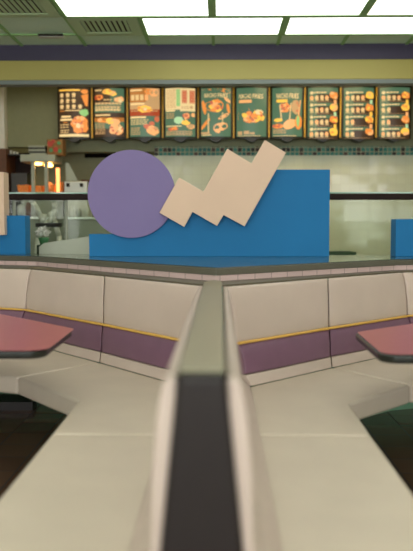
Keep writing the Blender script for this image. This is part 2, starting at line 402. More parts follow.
def bench(side, path, sections, label, loc, seats, supports, extra=None):
    t = thing('booth_bench', label, 'bench', loc)
    for i in sections:
        if i == 0:
            wp(t, 'backrest', sweep(path, side, 0, PPROF, puff=.002), M['vinyl_back'], bevel=.004); continue
        o = wp(t, 'backrest', sweep(path, side, i, upper, puff=.010), M['vinyl_back'], bevel=.007, seg=3)
        wp(t, 'lumbar_band', sweep(path, side, i, band, puff=.008), M['purple'], bevel=.006, seg=3)['label'] = 'purple vinyl band across the backrest'
        wp(t, 'piping', sweep(path, side, i, pip, .001, .001), M['piping'], bevel=.0015)['label'] = 'thin yellow piping'
        wp(t, 'lower_backrest', sweep(path, side, i, lower, puff=.003), M['vinyl_back'], bevel=.004)
    for poly in seats:
        wp(t, 'seat_cushion', P(poly, .355, .449), M['vinyl'], bevel=.016, seg=4)
    for poly, z0, z1, m in supports:
        wp(t, 'support', P(poly, z0, z1), m)
    return t
def shrink(poly, d):
    """pull a polygon in by d (small gap between cushions)"""
    n = len(poly); A = sum(poly[i][0]*poly[(i+1) % n][1]-poly[(i+1) % n][0]*poly[i][1] for i in range(n)); s = 1 if A > 0 else -1
    cl = [poly[-1]]+list(poly)+[poly[0], poly[1]]
    return offset(cl, d, s)[1:-2]
jL = seam_offset(pathL, .125, 1); jR = seam_offset(pathR, .125, -1)
FL = [(-.632, YE), (-.636, 3.357), (-1.045, 3.88), (-2.2, 4.40)]
FR = [(.565, YE), (.573, 3.32), (.935, 3.72), (2.1, 4.17)]
g = .0025
# left booth: near cushion, L-shaped corner cushion, outer cushions
YS = 2.80
sL0 = [(FL[0][0], YE), (jL[0][0], YE), (jL[0][0], YS), (FL[0][0], YS)]
sL1 = [(FL[0][0], YS), (jL[0][0], YS), jL[1], jL[2], FL[2], FL[1]]
sL2 = [FL[2], jL[2], jL[3]]
sL3 = [FL[2], jL[3], jL[4], FL[3]]
sL2 = [FL[2], jL[2], jL[3], (jL[3][0]-.55, jL[3][1]+.24), (FL[2][0]-.62, FL[2][1]+.28)]
sL3 = [(FL[2][0]-.62, FL[2][1]+.28), (jL[3][0]-.55, jL[3][1]+.24), jL[4], FL[3]]
sR0 = [(FR[0][0], YE), (jR[0][0], YE), (jR[0][0], YS), (FR[0][0], YS)]
sR1 = [(FR[0][0], YS), (jR[0][0], YS), jR[1], jR[2], FR[2], FR[1]]
sR2 = [FR[2], jR[2], jR[3], (jR[3][0]+.55, jR[3][1]+.21), (FR[2][0]+.62, FR[2][1]+.24)]
sR3 = [(FR[2][0]+.62, FR[2][1]+.24), (jR[3][0]+.55, jR[3][1]+.21), jR[4], FR[3]]
def lerp(a, b, t): return (a[0]+(b[0]-a[0])*t, a[1]+(b[1]-a[1])*t)
# cantilever arms and a low plinth under the outer part
def arm(a, b, w=.03):
    L = math.hypot(b[0]-a[0], b[1]-a[1]); n = (-(b[1]-a[1])/L*w, (b[0]-a[0])/L*w)
    return [(a[0]-n[0], a[1]-n[1]), (b[0]-n[0], b[1]-n[1]), (b[0]+n[0], b[1]+n[1]), (a[0]+n[0], a[1]+n[1])]
wL = offset(pathL, .006, 1); wR = offset(pathR, .006, -1)
supL = [(arm((wL[0][0], y), (-.5, y)), .29, .354, M['dark']) for y in (1.7, 2.6)]+\
       [(arm(lerp(wL[1], wL[2], .8), lerp(lerp(wL[1], wL[2], .8), lerp(FL[1], FL[2], .6), .75)), .29, .354, M['dark'])]+\
       [([(-2.05, 5.42), (-2.05, 5.02), (-1.25, 5.02), (-1.25, 5.13), (-1.32, 5.215)], 0, .055, M['dark'])]
supR = [(arm((wR[0][0], y), (.42, y)), .29, .354, M['dark']) for y in (1.7, 2.6)]+\
       [(arm(lerp(wR[1], wR[2], .8), lerp(lerp(wR[1], wR[2], .8), lerp(FR[1], FR[2], .6), .75)), .29, .354, M['dark'])]
bench(1, pathL, (0, 1, 2, 3), 'cream vinyl corner bench of the left booth with purple band and yellow piping', (-.7, 3.6, 0), [shrink(s, g) for s in (sL0, sL1, sL2, sL3)], supL)
bench(-1, pathR, (0, 1, 2, 3), 'cream vinyl corner bench of the right booth with purple band and yellow piping', (.7, 3.5, 0), [shrink(s, g) for s in (sR0, sR1, sR2, sR3)], supR)

# ------------------------------------------------------------------ tables
def rounded(poly, r, n=6):
    out = []; N = len(poly)
    for i in range(N):
        p = Vector(poly[i-1]); c = Vector(poly[i]); q = Vector(poly[(i+1) % N]); a = (p-c).normalized(); b = (q-c).normalized()
        ang = a.angle(b); t = r/math.tan(ang/2); s = c+a*t; e = c+b*t
        cc = c+(a+b).normalized()*(r/math.sin(ang/2)); v0 = s-cc; v1 = e-cc; th = v0.angle_signed(v1)
        for k in range(n+1):
            ph = -th*k/n; out.append((cc.x+v0.x*math.cos(ph)-v0.y*math.sin(ph), cc.y+v0.x*math.sin(ph)+v0.y*math.cos(ph)))
    return out
def table(poly, label, px, py):
    t = thing('booth_table', label, 'table', (px, py, 0), 0, 'pink booth tables')
    out = rounded(poly, .075)
    wp(t, 'edge_band', P(out, .703, .7385), M['edge'], bevel=.011, seg=4)['label'] = 'dark rounded rubber table edge'
    wp(t, 'tabletop', P(offset([out[-1]]+out+[out[0], out[1]], .009, 1)[1:-2], .7388, .7405), M['pink'])
    bm = bmesh.new(); lathe(bm, [(.04, .03), (.04, .69), (.16, .695), (.16, .7025)], (px, py), 24); wp(t, 'pedestal', bm, M['edge'])
    bm = bmesh.new(); lathe(bm, [(.24, .0005), (.25, .01), (.22, .028), (.05, .045)], (px, py), 32); wp(t, 'foot', bm, M['edge'])
TL = [(-.685, 2.945), (-.696, 3.575), (-1.30, 4.275), (-1.95, 4.30), (-2.25, 3.9), (-2.25, 2.945)]
TR = [(.605, 2.865), (2.1, 2.865), (2.1, 3.9), (1.80, 4.1), (1.24, 4.08), (.618, 3.49)]
table(TL[::-1], 'pink-topped table with black edge in the left booth', -1.45, 3.5)
table(TR, 'pink-topped table with black edge in the right booth', 1.38, 3.4)

# ------------------------------------------------------------------ sculpture on the ledge
YB = 5.46                                        # front of the blue board
def at(px, py, Y):
    f = 765; p = math.radians(3.553); yw = math.radians(1.011)
    a = (px-206.5)/f; b = -(py-275.5)/f
    F = (-math.sin(yw)*math.cos(p), math.cos(yw)*math.cos(p), -math.sin(p)); R = (math.cos(yw), math.sin(yw), 0); U = (-math.sin(yw)*math.sin(p), math.cos(yw)*math.sin(p), math.cos(p))
    d = [F[i]+a*R[i]+b*U[i] for i in range(3)]; s = Y/d[1]
    return (d[0]*s, 1.215+d[2]*s)
t = thing('wall_sculpture', 'large blue stepped board with violet disc and cream zigzag standing on the ledge', 'decorative panel', (0, YB, 1.01))
x0 = at(89, 234, YB)[0]; x1 = at(330, 169, YB)[0]; zt = at(330, 169.5, YB)[1]; zl = at(89, 234, YB)[1]; xm = at(150, 205, YB)[0]; zm = at(150, 205, YB)[1]; xn = at(236, 170, YB)[0]
bm = bmesh.new(); slab_xz(bm, [(x0, 1.0105), (x1, 1.0105), (x1, zt), (xn, zt), (xn, zm), (xm, zm), (xm, zl), (x0, zl)], YB, YB+.16)
wp(t, 'board', bm, M['blue'], bevel=.002)['label'] = 'blue stepped board'
YD = YB-.035
cx, cz = at(131.3, 194, YD); r = 43.8/765*YD
bm = bmesh.new(); slab_xz(bm, [(cx+r*math.cos(2*PI*i/96), cz+r*math.sin(2*PI*i/96)) for i in range(96)], YD, YB-.0005)
wp(t, 'disc', bm, M['violet'], bevel=.002)['label'] = 'round violet disc'
YZ = YB-.075
zz = [(159.4, 212.8), (179, 177.5), (203.4, 191.6), (227.3, 148.7), (251.5, 163.3), (264.8, 139.9), (286, 152.6), (244.6, 226.4), (223.6, 215), (217, 225.9), (192.5, 211.9), (184.2, 226.9)]
bm = bmesh.new(); slab_xz(bm, [at(x, y, YZ) for x, y in zz][::-1], YZ, YD-.0005)
wp(t, 'zigzag', bm, M['cream'], bevel=.002)['label'] = 'cream stepped zigzag'

# the two small boxes of the neighbouring sculptures at the picture's edges
xe, zb = at(25, 215.5, 6.0)
t = thing('wall_sculpture', 'small blue block with a cream upright on the ledge at the left edge', 'decorative panel', (xe-.3, 6.0, 1.01))
wp(t, 'board', B(xe-.7, xe, 6.0, 6.16, 1.0105, zb), M['blue'], bevel=.002)
xc, zc = at(3.6, 172, 5.93); _, zd = at(3.6, 235, 5.93)
wp(t, 'upright', B(xc-.12, xc, 5.93, 5.9995, zd, zb), M['cream'], bevel=.002)
o = wp(t, 'upright', B(xc-.12, xc, 5.93, 6.07, zb+.0005, zc), M['cream'], bevel=.002)
xe, zb = at(396, 219, 5.50)
t = thing('wall_sculpture', 'small blue block on the ledge at the right edge', 'decorative panel', (xe+.3, 5.5, 1.01))
obj('board', B(-.3, .5, 0, .16, .0005, zb-1.01), M['blue'], t, bevel=.002)

# ------------------------------------------------------------------ glass divider with dark wood rail
YR = 6.75
def divider(xa, xb, label, posts):
    t = thing('glass_divider', label, 'divider', ((xa+xb)/2, YR, 0), 0)
    z0 = at(200, 200, YR)[1]; z1 = at(200, 193.6, YR)[1]
    bm = bmesh.new(); box(bm, xa, xb, YR-.03, YR+.03, z0, z1); wp(t, 'rail', bm, M['rail'], bevel=.012, seg=3)['label'] = 'dark wooden rail'
    wp(t, 'glass_lip', B(xa+.01, xb, YR-.006, YR+.006, z1+.0005, z1+.012), M['glassedge'])
    ps = sorted([xa+.02]+posts+[xb-.02])
    for x in posts:
        bm = bmesh.new(); tube(bm, (x, YR, 0), (x, YR, z0-.0005), .014, 12); wp(t, 'post', bm, M['palemetal'], smooth=True)
    for a, b in zip(ps, ps[1:]):
        wp(t, 'glass_pane', B(a+.016, b-.016, YR-.004, YR+.004, .12, z0-.001), M['glass'])
    wp(t, 'kick_panel', B(xa+.03, xb-.03, YR-.02, YR+.02, .0005, .11), M['dark'])
divider(at(5, 196, YR)[0], -.15, 'glass queue divider with dark wooden rail behind the left end of the blue sculpture', [at(14, 200, YR)[0], at(66, 200, YR)[0], -.4])
divider(.2, 3.4, 'glass queue divider with dark wooden rail, right of the blue sculpture', [.4, 2.4])

# sloping cream screen wall between ledge and divider
bm = bmesh.new(); YS2 = 6.42
a = at(38.5, 247, YS2); b = at(44, 243, YS2); c = at(92, 236, YS2)
slab_xz(bm, [(a[0], .0), (-.3, .0), (-.3, c[1]+.06), c, b, (a[0]+.004, a[1])], YS2, YS2+.14)
tag(obj('screen_wall', bm, M['slab'], bevel=.003), 'pale grey low screen wall with a slanting top left of the blue board', 'low wall')

# ------------------------------------------------------------------ counters and trays
t = thing('order_counter', 'white-topped order counter seen just above the ledge, right of the blue board', 'counter', (.4, 7.4, 0))
wp(t, 'countertop', B(-.6, 1.42, 7.02, 7.75, .915, .95), M['white'], bevel=.01)
wp(t, 'body', B(-.56, 1.38, 7.08, 7.72, 0, .9145), M['slab'])
t = thing('serving_tray', 'dark green serving tray on the white counter', 'tray', (1.08, 7.45, .951))
bm = bmesh.new(); box(bm, -.2, .2, -.15, .15, 0, .018); obj('tray_base', bm, M['dgreen'], t, bevel=.006)
bm = bmesh.new(); box(bm, -.215, .215, -.165, -.15, .008, .036); box(bm, -.215, .215, .15, .165, .008, .036); box(bm, -.215, -.2, -.15, .15, .008, .036); box(bm, .2, .215, -.15, .15, .008, .036)
obj('rim', bm, M['dgreen'], t)

# flower pot on the ledge side
fx, fz = at(39.5, 243, 6.35)
t = thing('flower_pot', 'small green pot of white flowers left of the pale screen wall', 'plant', (fx, 6.34, 1.011))
HB = 1.075-1.011
t.location = (fx-.0, 6.0+.36, .0)
stand = obj('stand', B(-.05, .05, -.05, .05, .0, 1.07), M['dgreen'], t)
bm = bmesh.new(); lathe(bm, [(.030, 1.0705), (.046, 1.125), (.046, 1.132), (.04, 1.132)], (0, 0), 16); obj('pot', bm, M['green'], t, smooth=True)
t.location.x = at(39, 240, 6.36)[0]-.02; t.location.y = 6.62
bm = bmesh.new()
for k in range(60):
    a = random.uniform(0, 2*PI); q = random.uniform(0, .055); c = Vector((q*math.cos(a), q*math.sin(a), 1.145+random.uniform(0, .07)*(1-q*9)))
    d = Vector((random.uniform(-1, 1), random.uniform(-1, .3), random.uniform(.0, 1))).normalized(); u = d.orthogonal().normalized()*.012; w = d.cross(u)*.35
    v = [bm.verts.new(x) for x in (c, c+d*.018+u, c+d*.034, c+d*.018-u)]; m_ = [bm.verts.new(x.co+w) for x in v]
    bm.faces.new(v); bm.faces.new(m_[::-1])
    for e in range(4): bm.faces.new([v[e], m_[e], m_[(e+1) % 4], v[(e+1) % 4]])
obj('blossoms', bm, M['white'], t)

# ------------------------------------------------------------------ menu boards
MC = {'panel': emis('menu_teal', (70, 98, 74), 1.0), 'dark': emis('menu_brown', (58, 40, 24), 1.0), 'tan': emis('menu_tan', (176, 138, 92), 1.0),
      'amber': emis('menu_amber', (160, 98, 40), 1.0), 'text': emis('menu_lettering', (206, 172, 116), 1.0), 'food': emis('menu_orange', (216, 128, 56), 1.0),
      'foodl': emis('menu_peach', (226, 158, 98), 1.0), 'yel': emis('menu_yellow', (238, 180, 70), 1.0), 'red': emis('menu_red', (184, 94, 62), 1.0),
      'green': emis('menu_green', (130, 176, 106), 1.0), 'cream': emis('menu_cream', (210, 184, 130), 1.0), 'head': emis('menu_heading', (222, 188, 130), 1.0), 'rust': emis('menu_rust', (150, 60, 30), 1.0),
      'pgreen': emis('menu_pale_green', (158, 190, 140), 1.0)}
YM = 8.80; BW = .352; BH = .567; BULGE = .045
MKEYS = list(MC)
def curve_y(u): return -BULGE*(1-(2*u-1)**2)      # u 0..1 across the board
def mp(u, v, lift): return Vector(((u-.5)*BW, curve_y(min(max(u, 0), 1))-lift, (v-.5)*BH))
class Art:
    def __init__(s): s.bm = bmesh.new(); s.n = 0
    def poly(s, pts, col, order=None):
        s.n += 1; lift = .0015+.00012*s.n
        us = [p[0] for p in pts]
        vs = [s.bm.verts.new(mp(u, v, lift)) for u, v in pts]
        f = s.bm.faces.new(vs); f.material_index = MKEYS.index(col)
    def rect(s, u0, u1, v0, v1, col):
        k = max(1, int((u1-u0)/.05)+0)
        s.n += 1; lift = .0015+.00012*s.n
        for i in range(k):
            a = u0+(u1-u0)*i/k; b = u0+(u1-u0)*(i+1)/k
            vs = [s.bm.verts.new(mp(*p, lift)) for p in ((a, v0), (b, v0), (b, v1), (a, v1))]
            s.bm.faces.new(vs).material_index = MKEYS.index(col)
    def blob(s, u, v, ru, rv, col, jag=.12, rot=0, n=14):
        s.n += 1; lift = .0015+.00012*s.n; c = s.bm.verts.new(mp(u, v, lift)); ring = []
        for i in range(n):
            a = 2*PI*i/n; q = 1+random.uniform(-jag, jag); x = ru*math.cos(a)*q; y = rv*math.sin(a)*q
            uu = u+x*math.cos(rot)-y*math.sin(rot)*BH/BW; vv = v+y*math.cos(rot)+x*math.sin(rot)*BW/BH
            ring.append(s.bm.verts.new(mp(min(max(uu, .03), .97), min(max(vv, .03), .97), lift)))
        for i in range(n): s.bm.faces.new([c, ring[i], ring[(i+1) % n]]).material_index = MKEYS.index(col)
    def pile(s, u, v, ru, rv, cols, k=12, sz=.07):
        s.blob(u, v, ru, rv, cols[0], .15)
        for i in range(k):
            a = random.uniform(0, 2*PI); q = math.sqrt(random.random())*.8
            s.blob(u+ru*q*math.cos(a), v+rv*q*math.sin(a), sz*random.uniform(.5, 1.1), sz*random.uniform(.3, .6), random.choice(cols), .15, random.uniform(-1, 1), 9)
    def lines(s, u0, u1, v, h, col='text', words=None):
        u = u0
        while u < u1-.02:
            w = random.uniform(.05, .11); s.rect(u, min(u+w, u1), v, v+h, col); u += w+.02
    def bgrad(s, cols, v0=.02, v1=.98):
        k = len(cols)
        for i, c in enumerate(cols): s.rect(.02, .98, v0+(v1-v0)*(k-1-i)/k, v0+(v1-v0)*(k-i)/k, c)
def text_into(art, txt, u0, u1, v, h, col):
    cu = bpy.data.curves.new('t', 'FONT'); cu.body = txt; cu.resolution_u = 2; cu.offset = .012
    o = bpy.data.objects.new('t', cu); C.objects.link(o); bpy.context.view_layer.update()
    me = o.to_mesh(); xs = [q.co.x for q in me.vertices]; ys = [q.co.y for q in me.vertices]; X0, X1, Y0, Y1 = min(xs), max(xs), min(ys), max(ys)
    art.n += 1; lift = .0015+.00012*art.n
    vs = [art.bm.verts.new(mp(u0+(q.co.x-X0)/(X1-X0)*(u1-u0), v+(q.co.y-Y0)/(Y1-Y0)*h, lift)) for q in me.vertices]
    for p in me.polygons:
        try: art.bm.faces.new([vs[i] for i in p.vertices]).material_index = MKEYS.index(col)
        except ValueError: pass
    o.to_mesh_clear(); bpy.data.objects.remove(o)
def art1():
    a = Art(); a.bgrad(['dark'])
    a.rect(.03, .72, .93, .96, 'yel')
    for r in range(3):
        for c in range(4 if r == 2 else 3):
            u = .06+c*.2; v = .84-r*.115
            a.blob(u+.06, v+.015, .065, .035, 'text', .1); a.rect(u, u+.11, v-.035, v-.02, 'text')
    a.blob(.86, .92, .11, .05, 'food'); a.poly([(.75, .84), (.97, .88), (.95, .63), (.88, .64)], 'food'); a.rect(.05, .2, .52, .545, 'amber'); a.rect(.22, .72, .53, .55, 'text')
    a.blob(.84, .50, .14, .07, 'green'); a.rect(.1, .42, .40, .44, 'head')
    a.rect(.06, .46, .34, .38, 'head'); a.rect(.16, .3, .29, .32, 'amber')
    for v in (.25, .2, .14, .10): a.lines(.06, .36, v, .02)
    a.pile(.70, .27, .28, .18, ['food', 'foodl', 'food', 'red'], 20, .09); a.blob(.66, .24, .08, .05, 'cream'); a.rect(.02, .98, .02, .075, 'cream')
    return a
def art2():
    a = Art(); a.bgrad(['dark', 'dark', 'panel', 'dark', 'panel', 'dark']); a.rect(.55, .98, .5, .98, 'panel'); a.rect(.04, .26, .93, .955, 'text')
    a.pile(.45, .91, .16, .06, ['yel', 'food'], 8); a.pile(.63, .87, .12, .045, ['yel', 'foodl'], 5); a.pile(.16, .80, .15, .05, ['food', 'rust'], 8); a.pile(.82, .76, .17, .05, ['foodl', 'cream'], 6)
    for v in (.74, .68, .66, .61, .585, .55, .53): a.lines(.05 if v < .7 else .33, .88 if v < .7 else .6, v, .022, 'tan' if v in (.68, .61) else 'text')
    a.rect(.05, .55, .43, .465, 'text'); a.rect(.02, .98, .32, .40, 'amber'); a.pile(.35, .34, .25, .05, ['food', 'foodl'], 6); a.pile(.55, .33, .15, .06, ['yel', 'yel'], 5); a.pile(.7, .32, .15, .05, ['foodl'], 4)
    for v in (.26, .22, .18, .14, .10, .07): a.lines(.05, .38, v, .02, 'tan')
    a.pile(.74, .17, .23, .11, ['foodl', 'cream', 'red', 'tan'], 14, .06)
    return a
def art3():
    a = Art(); a.bgrad(['amber', 'amber', 'tan', 'rust', 'panel', 'panel', 'panel']); a.rect(.55, .98, .7, .98, 'tan')
    a.rect(.04, .42, .925, .955, 'head'); a.blob(.62, .91, .12, .06, 'food'); a.blob(.8, .90, .15, .08, 'foodl')
    for c in range(4): a.rect(.06+c*.15, .17+c*.15, .74, .85, 'text' if c < 3 else 'foodl')
    a.rect(.04, .5, .65, .685, 'head'); a.pile(.5, .565, .25, .07, ['yel', 'foodl', 'food'], 10); a.blob(.52, .56, .06, .03, 'cream')
    for v in (.60, .56, .52): a.lines(.05, .3, v, .025, 'tan'); a.lines(.72, .94, v, .02, 'tan')
    a.rect(.04, .55, .385, .42, 'head')
    for v in (.34, .30, .26, .18, .14, .10, .06): a.lines(.05, .62 if v > .24 else .36, v, .02, 'text' if v > .24 else 'tan')
    a.blob(.9, .37, .08, .06, 'red'); a.blob(.74, .28, .09, .04, 'red'); a.blob(.58, .22, .11, .05, 'red'); a.pile(.78, .14, .2, .10, ['foodl', 'red', 'tan'], 12)
    return a
def art4():
    a = Art(); a.bgrad(['cream', 'cream', 'cream', 'cream', 'panel', 'panel', 'panel', 'dark', 'panel']); a.rect(.02, .98, .02, .55, 'panel')
    for k in range(11): a.lines(.06, .36, .93-k*.034, .016, 'tan')
    a.rect(.38, .5, .62, .95, 'green'); a.rect(.56, .72, .68, .93, 'red'); a.rect(.8, .97, .68, .93, 'red')
    for k in range(5): a.rect(.4, .97, .90-k*.05, .905-k*.05, 'cream')
    a.rect(.5, .98, .52, .66, 'cream'); a.lines(.54, .8, .6, .015, 'tan'); a.lines(.54, .8, .57, .015, 'tan'); a.blob(.86, .60, .05, .03, 'tan')
    a.rect(.04, .34, .515, .545, 'head'); a.blob(.45, .34, .15, .075, 'pgreen', .05); a.pile(.7, .43, .13, .06, ['red', 'foodl'], 6); a.blob(.92, .45, .07, .04, 'foodl'); a.pile(.67, .29, .14, .045, ['yel'], 4)
    a.rect(.05, .55, .215, .235, 'cream'); a.pile(.27, .17, .18, .03, ['red', 'food'], 4); a.pile(.84, .22, .12, .05, ['foodl', 'tan'], 5)
    for v in (.46, .38, .42, .11, .075, .045): a.lines(.05, .3 if v > .2 else .9, v, .02, 'tan')
    return a
def art5():
    a = Art(); a.bgrad(['panel']); a.poly([(.02, .02), (.3, .02), (.25, .98), (.02, .98)], 'dark')
    for u, v, ru, rv, ro, c in ((.3, .95, .25, .022, 0, 'food'), (.75, .94, .25, .04, -.3, 'food'), (.12, .6, .06, .14, .2, 'food'), (.88, .74, .14, .03, -.6, 'foodl'), (.9, .58, .05, .1, .2, 'food'), (.16, .27, .05, .15, -.7, 'food'), (.75, .42, .2, .035, .5, 'foodl'), (.65, .21, .25, .08, .25, 'foodl'), (.55, .13, .1, .04, -.4, 'foodl')):
        a.blob(u, v, ru, rv, c, .06, ro)
    a.pile(.48, .62, .3, .13, ['food', 'foodl', 'food', 'yel', 'red'], 22, .08)
    a.rect(.24, .28, .08, .48, 'text'); a.rect(.70, .73, .25, .5, 'text'); a.rect(.02, .3, .07, .11, 'tan'); a.rect(.06, .35, .04, .06, 'text')
    text_into(a, 'NACHO', .13, .52, .79, .085, 'head'); text_into(a, 'FRIES', .56, .88, .79, .085, 'head')
    return a
def art6():
    a = Art(); a.bgrad(['panel']); text_into(a, 'NACHO', .1, .49, .77, .09, 'head'); text_into(a, 'FRIES', .53, .87, .77, .09, 'head')
    a.rect(.1, .5, .685, .745, 'foodl')
    a.pile(.52, .42, .46, .14, ['food', 'foodl', 'food', 'foodl', 'red', 'yel'], 46, .08); a.blob(.74, .50, .13, .05, 'cream')
    a.rect(.06, .2, .05, .12, 'tan'); a.rect(.25, .42, .06, .13, 'tan'); a.rect(.45, .6, .06, .1, 'tan'); a.rect(.06, .8, .025, .035, 'text')
    return a
def art7():
    a = Art(); a.bgrad(['panel']); a.rect(.15, .5, .69, .75, 'yel')
    text_into(a, 'NACHO', .15, .52, .77, .1, 'head'); text_into(a, 'FRIES', .56, .86, .77, .1, 'head')
    a.pile(.43, .58, .18, .1, ['food', 'red', 'foodl'], 12); a.poly([(.24, .65), (.28, .65), (.33, .35), (.29, .35)], 'text'); a.poly([(.6, .68), (.63, .68), (.58, .3), (.54, .3)], 'text'); a.poly([(.9, .74), (.94, .74), (.88, .4), (.84, .4)], 'foodl')
    a.pile(.76, .6, .14, .14, ['tan', 'red', 'tan'], 10); a.blob(.2, .34, .14, .035, 'yel'); a.pile(.2, .22, .17, .045, ['food', 'red'], 6)
    a.blob(.58, .26, .24, .09, 'foodl', .05, .4); a.blob(.86, .30, .12, .14, 'food', .05); a.blob(.84, .33, .05, .12, 'green')
    for v in (.14, .11, .08): a.lines(.05, .45, v, .018, 'tan')
    a.rect(.05, .8, .025, .035, 'text')
    return a
def art8(seed):
    a = Art(); a.bgrad(['panel']); random.seed(seed)
    for r in range(4):
        v = .88-r*.24; a.rect(.3, .98, v-.2, v-.03, 'dark')
        a.blob(.13, v+.0, .055, .032, 'cream', .03); a.lines(.2, .62, v-.01, .024, 'head'); n = (2, 4, 4, 2)[(r+seed) % 4] if seed > 8 else 4
        for c in range(n): a.blob(.13+c*.16, v-.095, .06, .04, 'text' if (c+r) % 3 else 'foodl', .12); a.rect(.08+c*.16, .19+c*.16, v-.155, v-.135, 'text')
        a.rect(.05, .85, v-.18, v-.175, 'tan')
        cs = [['food', 'foodl'], ['yel', 'foodl'], ['food', 'yel', 'red'], ['yel', 'food']][(r+seed) % 4]
        a.pile(.84, v-.05, .15, .07, cs, 7, .06)
        if r: a.rect(.84, .93, v+.02, v+.10, ['foodl', 'pgreen', 'yel'][(r+seed) % 3])
    return a
arts = [art1, art2, art3, art4, art5, art6, art7, lambda: art8(8), lambda: art8(9), lambda: art8(10)]
mlabels = ['brown menu board with large nacho plate, first from the left', 'menu board with dark brown top and several small dishes, second from the left', 'amber and teal menu board, third from the left',
           'cream-topped menu board with green and red columns, fourth from the left', 'lit menu board with loose fries around a NACHO FRIES heading', 'lit teal menu board with one wide pile of NACHO FRIES',
           'lit teal menu board with wrap and tall cups, seventh from the left', 'four-row teal menu board right of the wrap picture, eighth from the left', 'four-row teal menu board, second from the right end', 'four-row teal menu board at the right end of the row']
XM0 = at(73.6, 112, YM-.03)[0]; XM9 = at(395, 112, YM-.03)[0]; ZM = at(206, 112.4, YM-.03)[1]
prev = None
for k in range(10):
    x = XM0+(XM9-XM0)*k/9
    t = thing('menu_board', mlabels[k], 'menu board', (x, YM, ZM), 0, 'lit menu boards above the counter')
    # curved housing
    bm = bmesh.new(); K = 12; fr = []; bk = []
    hw = BW/2+.014; hh = BH/2+.014
    prof = [(-hw+2*hw*i/K, curve_y(i/K)+.008) for i in range(K+1)]
    pts = [(px_, py_+.0) for px_, py_ in prof]+[(hw, .03), (-hw, .03)]
    a_ = [bm.verts.new((p[0], p[1], -hh)) for p in pts]; b_ = [bm.verts.new((p[0], p[1], hh)) for p in pts]
    bm.faces.new(a_[::-1]); bm.faces.new(b_)
    for i in range(len(pts)): bm.faces.new([a_[i], a_[(i+1) % len(pts)], b_[(i+1) % len(pts)], b_[i]])
    obj('housing', bm, M['black'], t)
    ar = arts[k](); me = bpy.data.meshes.new('artwork'); 
    for f in ar.bm.faces: f.normal_update()
    for f in ar.bm.faces:
        if f.normal.y > 0: f.normal_flip()
    ar.bm.to_mesh(me); ar.bm.free(); link('menu_print', me, list(MC.values()), t)
    bm = bmesh.new(); slab_xz(bm, [(-.07, hh), (-.04, hh+.028), (.04, hh+.028), (.07, hh)], -.05, .02); obj('top_clip', bm, M['black'], t)
    bm = bmesh.new(); slab_xz(bm, [(-.06, -hh-.012), (-.06, -hh), (.06, -hh), (.06, -hh-.012), (.02, -hh-.035), (-.01, -hh-.035)], -.04, .1); obj('bracket', bm, M['black'], t)
    bm = B(-.018, .018, .03, YW-YM-.002, -.12, .12); obj('wall_mount', bm, M['black'], t)
# yellow-brown uprights between boards
for k in range(9):
    x = XM0+(XM9-XM0)*(k+.5)/9
    tag(obj('menu_upright', B(-.008, .008, -.010, .010, -.28, .28), mat('brass_upright', (220, 170, 40), .4) if k == 0 else bpy.data.materials['brass_upright'], loc=(x, YM+.02, ZM)), 'narrow brass strip between the %s and %s menu boards from the left' % (ORD[k], ORD[k+1]), 'trim strip', 'brass strips between the menu boards')
t = thing('menu_rail', 'dark horizontal rails carrying the row of menu boards', 'rail', ((XM0+XM9)/2, YM+.05, ZM))
for z in (-.24, .21): obj('bar', B(-(XM9-XM0)/2-.05, (XM9-XM0)/2+.05, -.01, .01, z-.012, z+.012), M['black'], t)

# ------------------------------------------------------------------ kitchen things seen left of the violet disc
def pt(x, y, Y): a, b = at(x, y, Y); return a, b
YK = 8.45
t = thing('food_warmer', 'pale grey food warmer with glowing heat lamps and pale posts', 'food warmer', (at(38, 190, YK)[0], YK, 0))
xa, z1 = pt(20, 154.5, YK); xb, z0 = pt(55, 161.5, YK)
wp(t, 'hood', B(xa, xb, YK, YK+.4, z0, z1), M['palemetal'], bevel=.006)
_, zs = pt(0, 192, YK)
for x in (30, 43.5):
    a, _ = pt(x-1.7, 0, YK); b, _ = pt(x+1.7, 0, YK); wp(t, 'post', B(a, b, YK+.02, YK+.05, zs, z0-.0005), M['palemetal'])
wp(t, 'shelf', B(xa-.05, at(62, 0, YK)[0], YK, YK+.42, zs-.03, zs-.0005), M['steel'], bevel=.004)
wp(t, 'body', B(xa, at(60, 0, YK)[0], YK+.03, YK+.40, .0005, zs-.031), M['palemetal'])
for x, y in ((38, 163.5), (48.5, 165.5)):
    a, b = pt(x, y, YK+.15); bm = bmesh.new(); lathe(bm, [(.018, b-.02), (.048, b-.012), (.05, b+.006), (.03, z0-.0006)], (a, YK+.15), 16)
    wp(t, 'heat_lamp', bm, M['lamp'], smooth=True)
a, b = pt(58, 184, YK+.1); _, c = pt(58, 168, YK+.1)
bm = bmesh.new(); tube(bm, (a, YK+.1, zs), (a, YK+.1, c), .02, 12); wp(t, 'heat_tube', bm, M['tube'], smooth=True)
area('heat_lamp_light', (at(40, 168, YK)[0], YK+.15, z0-.03), (0, 0, 0), .25, .1, 1.3, (1, .55, .2))
